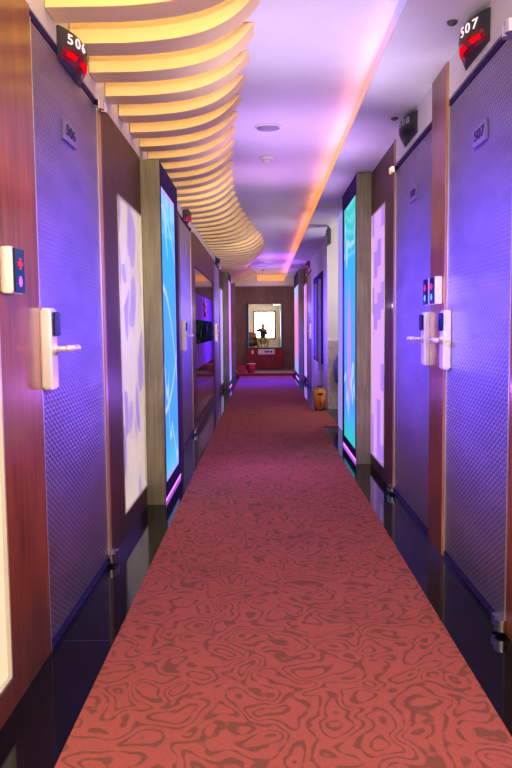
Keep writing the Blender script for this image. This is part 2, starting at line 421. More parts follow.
# ------------------------------------------------------------------ wood surrounds
def surround(n, s, y0, y1, z0, z1, ly0, ly1, lz0, lz1, mat='wood', edge=None, label=None):
    """veneer wall panel with a rectangular opening for the light panel, base rail, mitred corners"""
    bm = new(); d0, d1 = -0.04, 0.003
    if ly0 is None: wb(bm, s, y0, y1, z0, z1, d0, d1)
    else:
        if ly0 > y0: wb(bm, s, y0, ly0, z0, z1, d0, d1)
        if ly1 < y1: wb(bm, s, ly1, y1, z0, z1, d0, d1)
        wb(bm, s, ly0, ly1, z0, lz0, d0, d1); wb(bm, s, ly0, ly1, lz1, z1, d0, d1)
    o = struct(n, bm, mat, label)
    return o
def light_panel(s, y0, y1, z0, z1, mat, label, loc_p=-0.035, frame='wood'):
    t = thing('wall_lightbox', (wx(s, -0.02), (y0+y1)/2, z0), label, 'light panel')
    obj('panel', wbox(s, y0+0.008, y1-0.008, z0+0.008, z1-0.008, -0.035, -0.006), mat, t)
    bm = new()
    for a in ((y0, y1, z0, z0+0.009), (y0, y1, z1-0.009, z1), (y0, y0+0.009, z0, z1), (y1-0.009, y1, z0, z1)):
        wb(bm, s, *a, -0.035, 0.006)
    obj('frame', bm, 'edge', t)
    return t

surround('trim_5', -1, 0.32, 2.205, 0, 2.035, 0.95, 1.86, 0.09, 1.70, label='red brown veneer panel framing the cream light panel')
light_panel(-1, 0.95, 1.86, 0.09, 1.70, 'light_near', 'cream and beige blocked light panel in red brown veneer before door 506')
surround('trim_6', -1, 3.12, 4.12, 0, 2.035, 3.45, 4.12, 0.115, 1.71, mat='brown')
light_panel(-1, 3.45, 4.118, 0.115, 1.71, 'light_petal', 'cream light panel with lavender petal shapes between door 506 and oak pillar')
struct('trim_7', wbox(-1, 3.085, 3.12, 0, 2.035, -0.04, 0.008), 'lit_wood_edge', 'thin wood jamb edge, painted pale as if catching light')
surround('trim_8', -1, 4.97, 6.05, 0, 2.035, None, None, 0, 0, mat='brown')
struct('trim_9', wbox(-1, 6.93, 6.96, 0, 2.035, -0.04, 0.008), 'lit_wood_edge')
surround('trim_10', -1, 6.96, 10.27, 0, 2.035, 7.35, 10.03, 0.10, 1.71, mat='brown')
surround('trim_11', -1, 11.18, 12.20, 0, 2.035, 11.5, 12.18, 0.11, 1.71, mat='brown')
light_panel(-1, 11.5, 12.18, 0.11, 1.71, 'lav', 'slim lavender light panel before the farthest oak pillar by door with the chrome stop')

surround('trim_12', 1, 0.32, 2.325, 0, 2.195, 0.95, 1.895, 0.09, 1.70)
light_panel(1, 0.95, 1.895, 0.09, 1.70, 'light_check', 'pink checkered light panel just before door 507')
struct('trim_13', wbox(1, 3.165, 3.425, 0, 2.195, -0.04, 0.010), 'wood', 'tall red brown post between doors 507 and 508')
struct('trim_14', wbox(1, 3.159, 3.165, 0, 2.195, -0.04, 0.011), 'lit_wood_edge')
surround('trim_15', 1, 4.41, 5.33, 0, 2.19, 4.74, 5.33, 0.08, 1.88, mat='brown')
struct('trim_16', wbox(1, 4.385, 4.41, 0, 2.19, -0.04, 0.008), 'lit_wood_edge')
light_panel(1, 4.74, 5.328, 0.08, 1.88, 'light_check', 'pink and lilac checkered light panel between door 508 and oak pillar')
surround('trim_17', 1, 12.80, 14.0, 0, 2.19, 13.1, 13.95, 0.10, 1.88, mat='brown')
light_panel(1, 13.1, 13.95, 0.10, 1.88, 'magR', 'plain magenta light panel beside the far dark pillar')
struct('trim_18', wbox(1, 6.28, 7.015, 0, 2.19, -0.04, 0.0), 'brown')

# pillars + projecting light cabinets
def pillar(n, s, y, top, mat='olive'):
    struct(n, wbox(s, y, y+0.022, 0, top, 0.002, 0.113), mat, 'grey olive oak pillar face')
def cabinet(s, y0, y1, top, py0, py1, pz0, pz1, mat, label):
    t = thing('light_cabinet', (wx(s, 0.05), (y0+y1)/2, 0), label, 'light panel')
    obj('body', wbox(s, y0, y1, 0.03, top, 0.002, 0.100), 'violet_frame', t)
    bm = new()
    for a in ((y0, y1, 0.03, pz0), (y0, y1, pz1, top), (y0, py0, pz0, pz1), (py1, y1, pz0, pz1)): wb(bm, s, *a, 0.100, 0.113)
    obj('frame', bm, 'violet_frame', t)
    obj('panel', wbox(s, py0, py1, pz0, pz1, 0.1005, 0.111), mat, t)
    obj('base_light', wbox(s, y0+0.03, y1-0.03, 0.002, 0.028, 0.05, 0.108), 'magenta', t)['label'] = 'glowing magenta strip in place of the tile reflection under the cabinet'  # strip's glow stands in for the magenta reflection on the tile
    return t
pillar('trim_19', -1, 4.12, 2.025); cabinet(-1, 4.143, 4.97, 2.02, 4.18, 4.80, 0.12, 1.89, 'cyanL', 'cyan glowing wave patterned light cabinet after the petal light panel')
pillar('trim_20', -1, 12.2, 2.025); cabinet(-1, 12.225, 13.15, 2.02, 12.26, 13.05, 0.10, 1.89, 'pinkL', 'pink and blue glowing light cabinet on the same side as the red tub')
pillar('trim_21', -1, 15.22, 2.025); pillar('trim_22', 1, 5.33, 2.195)
cabinet(1, 5.353, 6.27, 2.195, 5.40, 6.15, 0.10, 2.05, 'cyanR', 'aqua glowing light cabinet with a pink streak before the alcove')
pillar('trim_23', 1, 14.0, 2.195, 'olive'); cabinet(1, 14.025, 16.0, 2.195, 14.08, 15.9, 0.10, 1.92, 'pinkR', 'rose and blue glowing light cabinet nearest the end mirror')

# ------------------------------------------------------------------ doors
def door(n, s, y0, y1, lock_near, number, label, handle_dir=None, plate=True, top=2.0):
    """flush embossed door; lock_near: lock at the end nearer the camera"""
    right = (0, 1, 0) if s < 0 else (0, -1, 0)
    t = thing('door_%d' % n, (wx(s, 0), (y0+y1)/2, 0), label, 'door', kind='structure')
    obj('door_leaf', wbox(s, y0+0.008, y1-0.008, 0.03, top, -0.035, 0.0), 'door', t, 0.002)
    bm = new()
    for a in ((y0, y0+0.008), (y1-0.008, y1)): wb(bm, s, a[0], a[1], 0.0, top+0.004, -0.035, 0.003)
    obj('door_frame', bm, 'edge', t)
    obj('door_head', wbox(s, y0, y1, top+0.005, top+0.03, -0.04, -0.001), 'violet_frame', t)
    obj('threshold', wbox(s, y0+0.008, y1-0.008, 0.002, 0.026, -0.035, 0.004), 'lit_chamfer', t)  # violet strip paints the light on the door's bottom chamfer
    ly = y0+0.003 if lock_near else y1-0.082
    d = 1 if lock_near else -1
    lk = obj('lock', wbox(s, ly, ly+0.07, 0.86, 1.12, 0.001, 0.036), 'steel', t, 0.006)
    obj('card_slot', wbox(s, ly+(0.012 if lock_near else -0.008), ly+(0.078 if lock_near else 0.058), 1.03, 1.108, 0.037, 0.045), 'navy', lk, 0.004)
    hy = ly+0.035
    bm = new(); tube(bm, (wx(s, 0.034), hy, 0.99), (wx(s, 0.078), hy, 0.99), 0.0085)
    tube(bm, (wx(s, 0.034), hy, 0.99), (wx(s, 0.042), hy, 0.99), 0.017)
    ball(bm, (wx(s, 0.078), hy, 0.99), 0.0105)
    tube(bm, (wx(s, 0.078), hy, 0.99), (wx(s, 0.080), hy+d*0.11, 0.99), 0.0115, 0.010)
    ball(bm, (wx(s, 0.080), hy+d*0.11, 0.99), 0.0115)
    obj('handle', bm, 'steel', lk, smooth=True)
    hyy = y1+0.0 if lock_near else y0+0.0
    for z in (0.035, top):
        bm = new()
        tube(bm, (wx(s, 0.018), hyy-0.03*d, z-0.018), (wx(s, 0.018), hyy-0.03*d, z+0.018), 0.020)
        tube(bm, (wx(s, 0.020), hyy+0.014*d, z-0.020), (wx(s, 0.020), hyy+0.014*d, z+0.020), 0.022)
        wb(bm, s, min(hyy-0.03*d, hyy+0.012*d), max(hyy-0.03*d, hyy+0.012*d), z-0.006, z+0.006, 0.0, 0.022)
        obj('hinge', bm, 'chrome', t)
    if plate:
        pc = (y0+y1)/2+(-0.03 if s < 0 else -0.06)
        pl = obj('number_plate', wbox(s, pc-0.08, pc+0.08, 1.725, 1.80, 0.001, 0.010), 'plate', t, 0.002)
        if number: text('digits', number, 0.052, 'plate_ink', pl, (wx(s, 0.0115), pc, 1.763), right, (0, 0, 1), sx=1.55)
    return t
M['lit_chamfer'] = plain('violet_lit_chamfer', (0.07, 0.04, 0.30), 0.3, 0.4)
door(1, -1, 2.207, 3.08, True, '506', 'violet steel door numbered 506 with cream lock and top hinge')
door(2, -1, 6.06, 6.925, True, '', 'violet steel door between the wave light cabinet and the wall screen')
door(3, -1, 10.28, 11.17, True, '503', 'small distant violet door beyond the wall screen', plate=False)
door(4, 1, 2.335, 3.15, False, '507', 'violet steel door numbered 507 with hinge at its near edge')
door(5, 1, 3.43, 4.38, True, '508', 'violet steel door numbered 508 beside the pink checkered light panel')
door(6, 1, 11.88, 12.76, True, '509', 'distant violet door between the wall art and the magenta light panel', plate=False)

# ------------------------------------------------------------------ lit number boxes over the doors
def sign(s, y0, y1, zt, number, lit, label):
    t = thing('room_sign', (wx(s, 0.0), (y0+y1)/2, zt-0.125), label, 'sign', None)
    L = y1-y0; H = 0.055
    vert = [(0.0, 0.80), (0.02, 0.95), (0.05, 1.0), (0.070, 0.98), (0.085, 0.90), (0.102, 0.72), (0.116, 0.45), (0.125, 0.15)]; vert = [(k_*0.9, f_) for k_, f_ in vert]   # drop from top, depth factor
    def bulge(u): return 0.012+H*4*u*(1-u)*0.95
    def shell(v0, v1, g, u0=0.0, u1=1.0, N=16):
        bm = new(); rows = [k for k in vert if v0-1e-6 <= k[0] <= v1+1e-6]; R = []
        for (dz, f) in rows:
            R.append([bm.verts.new((wx(s, bulge(u0+(u1-u0)*i/N)*f+g), y0+L*(u0+(u1-u0)*i/N), zt-dz)) for i in range(N+1)])
        B = [[bm.verts.new((wx(s, 0.001), v.co.y, v.co.z)) for v in r] for r in (R[0], R[-1])]
        R = [B[0]]+R+[B[1]]
        for a_, b_ in zip(R, R[1:]):
            for i in range(N): bm.faces.new((a_[i], a_[i+1], b_[i+1], b_[i]))
        for i in range(N): bm.faces.new((R[0][i], R[0][i+1], R[-1][i+1], R[-1][i]))
        for e in (0, N): bm.faces.new([r[e] for r in R])
        return bm
    obj('case', shell(0, 0.1125, 0.0), 'dark', t)
    obj('lens', shell(0.063, 0.1044, 0.0012, 0.04, 0.96), 'red_lens' if lit else 'black', t)
    for ch, k in zip(number, (0.13, 0.26, 0.39)):
        u = k if s < 0 else 0.55-k
        y = y0+L*u; sl = 0.055*0.95*4*(1-2*u)/L*(1 if s < 0 else -1)
        right = Vector((sl, 1, 0)) if s < 0 else Vector((-sl*-1*-1, -1, 0))
        if s > 0: right = Vector((0.055*0.95*4*(1-2*u)/L, -1, 0))
        text('digit', ch, 0.048, 'digit' if lit else 'digit_dim', t, (wx(s, bulge(u)+0.0025), y, zt-0.036), right, (0, 0, 1), 0.002, 1.35)
    if lit:
        for (ua, ub) in ((0.42, 0.84), (0.10, 0.30)):
            obj('lamp', shell(0.0765, 0.092, 0.0028, ua, ub), 'red_lamp', t)
    return t
sign(-1, 2.50, 2.80, 2.100, '506', True, 'black box sign with red lamps reading 506, below the yellow fins')
sign(-1, 6.30, 6.60, 2.118, '', True, 'small distant black and red number box below the yellow fins')
sign(-1, 10.55, 10.85, 2.118, '', False, 'tiny dark unlit number box at the far end of the yellow fins')
sign(1, 2.60, 2.90, 2.180, '507', True, 'black box sign with red lamps reading 507, on the white soffit side')
sign(1, 3.78, 4.10, 2.180, '508', False, 'unlit black box sign reading 508 under the soffit')
sign(1, 12.2, 12.5, 2.192, '', True, 'tiny red glowing number box over the far door past the wall art')

# ------------------------------------------------------------------ card switches
def card_reader(s, y0, p0, label, bright=True):
    t = thing('card_reader', (wx(s, p0), y0+0.04, 1.15), label, 'card reader')
    obj('housing', wbox(s, y0, y0+0.085, 1.15, 1.275, p0, p0+0.034), 'steel', t, 0.004)
    obj('face', wbox(s, y0+0.004, y0+0.081, 1.153, 1.272, p0+0.0345, p0+0.040), 'navy', t, 0.002)
    bm = new(); wb(bm, s, y0+0.026, y0+0.060, 1.226, 1.236, p0+0.0405, p0+0.042); wb(bm, s, y0+0.038, y0+0.048, 1.216, 1.246, p0+0.0405, p0+0.042)
    obj('red_icon', bm, 'red_led', t)
    bm = new()
    x0, x1 = sorted((wx(s, p0+0.0405), wx(s, p0+0.042)))
    ring = [(y0+0.042+0.012*math.cos(a*math.pi/8), 1.183+0.015*math.sin(a*math.pi/8)) for a in range(16)]
    prism(bm, ring, 'x', x0, x1)
    obj('round_icon', bm, 'mag_led' if s < 0 else 'blue_led', t)
    return t
card_reader(-1, 1.88, 0.0035, 'cream card reader with navy face on veneer beside door 506')
card_reader(1, 3.185, 0.0115, 'nearer cream card reader on the post beside the red lit sign door')
card_reader(1, 3.315, 0.0115, 'farther cream card reader on the post, next to the door under the unlit sign')

# ------------------------------------------------------------------ wall screen (display niche)
t = thing('display_wall', (XL-0.02, 8.69, 0.10), 'long glossy wall display with violet band and black screen between two doors', 'wall panel')
obj('upper_glass', wbox(-1, 7.36, 10.02, 1.43, 1.70, -0.036, -0.008), 'glossbrown', t)
obj('violet_band', wbox(-1, 7.36, 10.02, 0.62, 1.43, -0.036, -0.005), 'lacquer', t)
obj('lower_glass', wbox(-1, 7.36, 10.02, 0.38, 0.62, -0.036, -0.008), 'glossbrown', t)
obj('base_panel', wbox(-1, 7.36, 10.02, 0.11, 0.38, -0.036, -0.006), 'wood', t)
sc = obj('screen', wbox(-1, 7.40, 9.72, 0.885, 1.145, -0.004, 0.006), 'screen', t, 0.003)
bm = new()
for a in ((7.35, 10.03, 1.70, 1.712), (7.35, 10.03, 0.10, 0.11), (7.35, 7.36, 0.1, 1.71), (10.02, 10.03, 0.1, 1.71)): wb(bm, -1, *a, -0.036, 0.002)
obj('frame', bm, 'brown', t)
t = thing('wall_ornament', (XL, 8.45, 1.19), 'small red and gilt hanging ornament above the black wall screen', 'ornament')
bm = new(); ball(bm, (XL+0.012, 8.45, 1.34), (0.014, 0.07, 0.035)); ball(bm, (XL+0.012, 8.45, 1.27), (0.014, 0.05, 0.03)); tube(bm, (XL+0.012, 8.45, 1.37), (XL+0.012, 8.45, 1.41), 0.006)
obj('medallion', bm, 'gold', t, smooth=True)
bm = new(); tube(bm, (XL+0.012, 8.45, 1.25), (XL+0.012, 8.45, 1.19), 0.010, 0.02); obj('tassel', bm, 'crimson', t, smooth=True)

# ------------------------------------------------------------------ ceiling fins
WAVE = [(-1, 0.0), (2.0, 0.04), (2.72, -0.005), (3.01, -0.03), (3.31, -0.06), (3.62, -0.09), (3.93, -0.12), (4.26, -0.146), (4.54, -0.168), (4.86, -0.186), (5.2, -0.207), (5.52, -0.221), (6.22, -0.242),
        (6.64, -0.231), (7.43, -0.198), (8.31, -0.118), (9.3, -0.015), (9.98, 0.036), (10.6, 0.038), (11.26, 0.015), (12.4, -0.10), (13.5, -0.21), (14.6, -0.25), (15.4, -0.17), (16.2, -0.09)]
def wave(y):
    for (a, u), (b, v) in zip(WAVE, WAVE[1:]):
        if a <= y <= b:
            k = (y-a)/(b-a); return u+(v-u)*k
    return WAVE[-1][1]
ZB = 2.10
def fin(y):
    xt = wave(y); x0 = XL+0.003
    pts = [(x0, ZC-0.001), (x0, ZB)]
    N = 22; L = 0.50
    for i in range(N+1):
        d = L*(1-i/N); x = xt-d
        k = math.exp(-d/0.135)
        pts.append((x, ZB+(ZC-0.003-ZB)*(k-math.exp(-L/0.135))/(1-math.exp(-L/0.135))))
    pts.append((xt, ZC-0.001))
    bm = new(); prism(bm, pts, 'y', y, y+0.12)
    for v in bm.verts: pass
    return bm
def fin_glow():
    t = NT('added_amber_fin_glow'); sp = t.sep(t.pos())
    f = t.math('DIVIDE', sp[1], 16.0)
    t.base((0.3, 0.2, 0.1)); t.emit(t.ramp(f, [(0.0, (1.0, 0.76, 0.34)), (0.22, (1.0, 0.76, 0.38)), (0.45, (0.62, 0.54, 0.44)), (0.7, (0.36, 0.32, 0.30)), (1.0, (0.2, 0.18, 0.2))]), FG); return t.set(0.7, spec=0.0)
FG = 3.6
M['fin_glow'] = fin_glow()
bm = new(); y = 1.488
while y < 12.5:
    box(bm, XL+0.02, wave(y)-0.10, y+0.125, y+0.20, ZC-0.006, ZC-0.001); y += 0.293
struct('trim_30', bm, 'fin_glow', 'added amber glow strips, unseen between the fins')  # added glowing strips, out of sight, brighten the fin faces
k = 0; y = 1.488
while y < 16.1:
    o = obj('ceiling_fin', fin(y), 'fin', None, 0.0015, seg=1)
    tag(o, 'curved cream yellow fin hanging crosswise under the ceiling above the door 506 side', 'ceiling fin', 'row of wavy yellow ceiling fins')
    y += 0.293; k += 1

# ------------------------------------------------------------------ ceiling fittings
def speaker(x, y, r, label):
    t = thing('ceiling_speaker', (x, y, ZC), label, 'ceiling speaker')
    bm = new(); lathe(bm, (x, y, ZC), [(r, -0.0005), (r, -0.006), (r*0.93, -0.011), (r*0.84, -0.008), (r*0.84, -0.0005)], 40); obj('ring', bm, 'ceil', t, smooth=True)
    bm = new(); lathe(bm, (x, y, ZC), [(r*0.83, -0.001), (r*0.83, -0.008), (r*0.4, -0.009), (0.001, -0.009)], 40); obj('grille', bm, 'plaster_grey', t, smooth=True)
def detector(x, y, label):
    t = thing('smoke_detector', (x, y, ZC), label, 'smoke detector')
    bm = new(); lathe(bm, (x, y, ZC), [(0.052, -0.0005), (0.052, -0.012), (0.046, -0.018), (0.03, -0.019)], 32); obj('base', bm, 'white', t, smooth=True)
    bm = new(); lathe(bm, (x, y, ZC), [(0.032, -0.019), (0.032, -0.032), (0.026, -0.04), (0.012, -0.044), (0.001, -0.044)], 32); obj('cap', bm, 'white', t, smooth=True)
speaker(0.042, 4.45, 0.086, 'large round grey ceiling speaker nearest the viewer'); detector(0.037, 5.22, 'white smoke detector just past the large round ceiling speaker')
speaker(0.011, 14.3, 0.10, 'tiny distant round ceiling speaker at the corridor end'); detector(0.02, 15.0, 'tiny distant smoke detector near the orange cove end')
for (x, y, lb) in ((0.727, 2.76, 'small dark ceiling button by the red lit box sign'), (0.737, 3.98, 'small dark ceiling button by the unlit box sign')):
    bm = new(); lathe(bm, (x, y, ZS), [(0.02, -0.0005), (0.018, -0.008), (0.008, -0.014), (0.001, -0.015)], 20)
    tag(obj('ceiling_sensor', bm, 'grey', smooth=True), lb, 'sensor')

# ------------------------------------------------------------------ carpet
bm = new(); pts = [(-0.508, -1.6), (0.622, -1.6), (0.622, 7.36), (0.790, 7.36), (0.790, 8.86), (0.622, 8.86), (0.622, 15.26), (-0.508, 15.26)]
prism(bm, pts, 'z', 0.0005, 0.009)
tag(obj('carpet', bm, 'carpet'), 'long red runner carpet with brown meander pattern down the corridor', 'carpet')

# ------------------------------------------------------------------ alcove and things past it
t = thing('hanging_sign', (0.735, 8.0, 1.94), 'dark grey slim box hanging from the soffit beside the alcove', 'sign box')
obj('case', bx(0.735, 0.775, 8.0, 8.2, 1.99, 2.17), 'grey', t, 0.008)
bm = new(); tube(bm, (0.755, 8.1, 2.165), (0.755, 8.1, ZS), 0.012); obj('bracket', bm, 'grey', t)
obj('side_plate', bx(0.722, 0.734, 8.02, 8.18, 2.0, 2.12), 'plaster_grey', t, 0.003)
t = thing('wall_box', (0.86, 8.98, 2.08), 'small white box high on the alcove wall', 'wall box')
obj('case', bx(0.835, 0.90, 8.93, 8.999, 2.10, 2.31), 'white', t, 0.004)
obj('cover', bx(0.842, 0.893, 8.922, 8.929, 2.11, 2.30), 'cream', t, 0.002)
t = thing('cloth_bag', (0.92, 8.9, 0.33), 'blue grey cloth bag hanging on the pale alcove wall', 'bag')
bm = new()
ring = []
for z, w, d in ((0.33, 0.035, 0.03), (0.36, 0.07, 0.05), (0.5, 0.085, 0.06), (0.62, 0.07, 0.05), (0.70, 0.04, 0.03), (0.74, 0.02, 0.02)):
    ring.append([bm.verts.new((0.985+w*math.cos(a*math.pi/8)*(1+0.1*math.sin(3*a)), 8.915+d*math.sin(a*math.pi/8), z)) for a in range(16)])
for a, b in zip(ring, ring[1:]):
    for i in range(16): bm.faces.new((a[i], a[(i+1) % 16], b[(i+1) % 16], b[i]))
bm.faces.new(ring[0]); bm.faces.new(ring[-1])
obj('body', bm, 'bluecloth', t, smooth=True)
bm = new()
for i in range(12):
    a0, a1 = math.pi*i/12, math.pi*(i+1)/12
    tube(bm, (0.985+0.02*math.cos(a0), 8.915, 0.73+0.12*math.sin(a0)), (0.985+0.02*math.cos(a1), 8.915, 0.73+0.12*math.sin(a1)), 0.005, seg=8)
obj('strap', bm, 'grey', t)
bm = new(); tube(bm, (0.985, 8.97, 0.85), (0.985, 8.905, 0.85), 0.006); tube(bm, (0.985, 8.905, 0.84), (0.985, 8.905, 0.87), 0.006)
tag(obj('coat_hook', bm, 'chrome'), 'small chrome hook above the cloth bag', 'hook')

# wall art past the alcove
t = thing('wall_art', (XR, 10.4, 0.52), 'dark indigo wall board with upright silver lilac strips past the alcove', 'wall art')
obj('board', wbox(1, 9.62, 11.25, 0.54, 1.82, 0.001, 0.012), 'artboard', t, 0.003)
for (yy, z0, z1, p) in ((9.80, 0.44, 1.72, 0.045), (10.40, 0.56, 1.70, 0.040), (11.0, 0.60, 1.72, 0.034)):
    obj('strip', wbox(1, yy, yy+0.09, z0, z1, 0.0125, p), 'strip', t, 0.003)

# suitcase
t = thing('suitcase', (0.708, 9.0, 0.009), 'small orange upright suitcase on the carpet edge by the alcove', 'suitcase')
bm = new(); box(bm, 0.632, 0.780, 8.72, 8.84, 0.035, 0.285); obj('body', bm, 'orange', t, 0.022, True, 4)
obj('front_pocket', bx(0.652, 0.760, 8.700, 8.722, 0.06, 0.20), 'orange', t, 0.008, True, 3)
bm = new()
tube(bm, (0.675, 8.78, 0.28), (0.675, 8.78, 0.305), 0.006); tube(bm, (0.737, 8.78, 0.28), (0.737, 8.78, 0.305), 0.006); tube(bm, (0.670, 8.78, 0.308), (0.742, 8.78, 0.308), 0.008)
obj('handle', bm, 'black', t)
obj('flap', bx(0.675, 0.737, 8.694, 8.716, 0.205, 0.235), 'black', t, 0.006)
obj('strap', bx(0.701, 0.709, 8.694, 8.699, 0.07, 0.21), 'black', t)
for x in (0.655, 0.757):
    bm = new(); tube(bm, (x-0.012, 8.78, 0.032), (x+0.012, 8.78, 0.032), 0.022); obj('wheel', bm, 'black', t)

# ------------------------------------------------------------------ far end: mirror, cabinet, notice, tubs
t = thing('wall_mirror', (0.035, YE-0.03, 0.58), 'large mirror at the corridor end reflecting a bright window and photographer', 'mirror')
obj('glass', bx(-0.375, 0.445, YE-0.03, YE-0.015, 0.585, 1.615), 'mirror', t)
bm = new()
for a in ((-0.40, -0.375, 0.57, 1.63), (0.445, 0.47, 0.57, 1.63), (-0.40, 0.47, 0.57, 0.585), (-0.40, 0.47, 1.615, 1.63)): box(bm, a[0], a[1], YE-0.045, YE-0.001, a[2], a[3])
obj('frame', bm, 'grey', t)
t = thing('console_cabinet', (0.03, 16.6, 0.06), 'dark red low cabinet under the end mirror', 'cabinet')
obj('carcass', bx(-0.40, 0.48, 16.50, YE-0.002, 0.10, 0.56), 'red_wood', t, 0.004)
obj('plinth', bx(-0.38, 0.46, 16.52, YE-0.002, 0.0605, 0.10), 'brown', t)
for x0, x1 in ((-0.395, 0.038), (0.042, 0.475)):
    d = obj('cabinet_door', bx(x0, x1, 16.485, 16.499, 0.105, 0.555), 'red_wood', t, 0.003)
    hx = 0.02 if x0 < 0 else 0.06
    bm = new(); ball(bm, (hx, 16.478, 0.33), 0.009); obj('knob', bm, 'chrome', d, smooth=True)
t = thing('notice_board', (0.08, 16.47, 0.42), 'white notice plate with small dark blue marks on the red cabinet', 'notice')
obj('plate', bx(-0.12, 0.27, 16.462, 16.476, 0.43, 0.555), 'rim', t, 0.003)
for x in (0.06, 0.12, 0.19):
    bm = new(); bmesh.ops.create_cone(bm, cap_ends=True, segments=12, radius1=0.024, radius2=0.024, depth=0.004, matrix=Matrix.Translation((x, 16.459, 0.495)) @ Matrix.Rotation(math.pi/2, 4, 'X'))
    obj('blue_mark', bm, 'navy', t)
t = thing('door_tag', (-0.25, 16.47, 0.45), 'small white tag beside the notice plate on red cabinet', 'tag')
obj('card', bx(-0.275, -0.225, 16.470, 16.476, 0.44, 0.53), 'white', t, 0.002)
bm = new(); tube(bm, (-0.25, 16.473, 0.53), (-0.25, 16.473, 0.55), 0.004); obj('loop', bm, 'dark', t)

t = thing('plastic_tub', (-0.27, 15.55, 0.06), 'bright crimson plastic tub with pale rim standing on the landing', 'tub')
bm = new(); c = (-0.275, 15.6, 0.062)
lathe(bm, c, [(0.001, 0.0), (0.075, 0.0), (0.098, 0.19), (0.092, 0.19), (0.07, 0.01), (0.001, 0.008)], 28); obj('body', bm, 'crimson', t, smooth=True)
bm = new(); lathe(bm, c, [(0.091, 0.188), (0.103, 0.188), (0.103, 0.205), (0.091, 0.205)], 28); obj('rim', bm, 'rim', t, smooth=False)
t = thing('storage_box', (-0.46, 15.6, 0.06), 'dark crimson box standing against the wall beside the tub', 'box')
obj('body', bx(-0.575, -0.39, 15.5, 15.72, 0.062, 0.235), 'crimson', t, 0.006)
obj('lid', bx(-0.582, -0.383, 15.493, 15.727, 0.236, 0.256), 'red_wood', t, 0.005)

# ------------------------------------------------------------------ window end of the room (seen in the mirror): chair, lamp, photographer
t = thing('armchair', (-0.62, -2.5, 0), 'brown leather armchair beside the window, seen in the end mirror', 'armchair')
obj('seat', bx(-0.88, -0.36, -2.72, -2.18, 0.14, 0.44), 'leather', t, 0.04, True, 3)
obj('backrest', bx(-0.90, -0.34, -2.95, -2.74, 0.12, 0.84), 'leather', t, 0.05, True, 3)
for x in (-1.02, -0.335): obj('armrest', bx(x, x+0.11, -2.9, -2.18, 0.10, 0.60), 'leather', t, 0.03, True, 3)
for x in (-0.95, -0.29):
    for yy in (-2.85, -2.25):
        bm = new(); tube(bm, (x, yy, 0.10), (x, yy, 0.0), 0.022, 0.014); obj('leg', bm, 'black', t)
t = thing('floor_lamp', (-1.02, -3.0, 0), 'amber shaded floor lamp in the corner by the window', 'lamp')
bm = new(); lathe(bm, (-1.02, -3.03, 0), [(0.11, 0.0), (0.11, 0.015), (0.02, 0.03), (0.012, 0.05), (0.012, 0.98), (0.001, 0.98)], 24); obj('pole', bm, 'gold', t, smooth=True)
bm = new(); lathe(bm, (-1.02, -3.03, 0.92), [(0.15, 0.0), (0.10, 0.26)], 28); obj('lamp_shade', bm, 'lampshade', t, smooth=True)
# curtain on the far side of the window
bm = new(); N = 40
top = [bm.verts.new((0.80+0.34*i/N, YB+0.10+0.03*math.sin(i*1.3), 2.2)) for i in range(N+1)]
bot = [bm.verts.new((0.80+0.34*i/N, YB+0.10+0.035*math.sin(i*1.3+0.3), 0.03)) for i in range(N+1)]
for i in range(N): bm.faces.new((top[i], top[i+1], bot[i+1], bot[i]))
tag(obj('curtain', bm, 'curtain', smooth=True), 'cream pleated curtain hanging beside the daylit window', 'curtain')

def skin(name, V, E, R, mat, parent, sub=2, root=0):
    me = bpy.data.meshes.new(name+'_s')
    off = Vector((0, 0, 0)); p = parent
    while p is not None: off += p.location; p = p.parent
    me.from_pydata([Vector(v)-off for v in V], E, [])
    o = bpy.data.objects.new(name+'_s', me); COL.objects.link(o)
    md = o.modifiers.new('s', 'SKIN')
    for i, r in enumerate(R):
        sv = me.skin_vertices[0].data[i]
        sv.radius = (r, r) if isinstance(r, (int, float)) else r
        sv.use_root = (i == root)
    md.use_smooth_shade = True
    o.modifiers.new('b', 'SUBSURF').levels = sub
    dg = bpy.context.evaluated_depsgraph_get(); dg.update()
    m2 = bpy.data.meshes.new_from_object(o.evaluated_get(dg)); bpy.data.objects.remove(o)
    m2.name = name; m2.materials.clear(); m2.materials.append(M[mat])
    for q in m2.polygons: q.use_smooth = True
    r = bpy.data.objects.new(name, m2); COL.objects.link(r); r.parent = parent
    return r
PY = -0.70
t = thing('person', (0, PY, 0), 'person in dark shirt and khaki trousers sitting low and raising a camera', 'person')
V = [(0, PY-0.05, 0.47), (0, PY-0.03, 0.62), (0, PY+0.0, 0.80), (0, PY+0.03, 0.93), (0, PY+0.06, 1.02), (0, PY+0.09, 1.08),
     (-0.14, PY+0.03, 0.94), (-0.31, PY+0.17, 0.92), (-0.085, PY+0.29, 1.02), (0.14, PY+0.03, 0.94), (0.17, PY+0.18, 0.74), (0.085, PY+0.30, 1.0),
     (-0.10, PY, 0.46), (-0.25, PY+0.36, 0.53), (-0.20, PY+0.30, 0.09), (-0.22, PY+0.42, 0.045),
     (0.10, PY, 0.46), (0.25, PY+0.36, 0.53), (0.20, PY+0.30, 0.09), (0.22, PY+0.42, 0.045)]
Ed = [(0,1),(1,2),(2,3),(3,4),(4,5),(3,6),(6,7),(7,8),(3,9),(9,10),(10,11),(0,12),(12,13),(13,14),(14,15),(0,16),(16,17),(17,18),(18,19)]
Rd = [.12, .115, .13, .11, .05, .05, .06, .042, .028, .06, .042, .028, .085, .06, .04, .035, .085, .06, .04, .035]
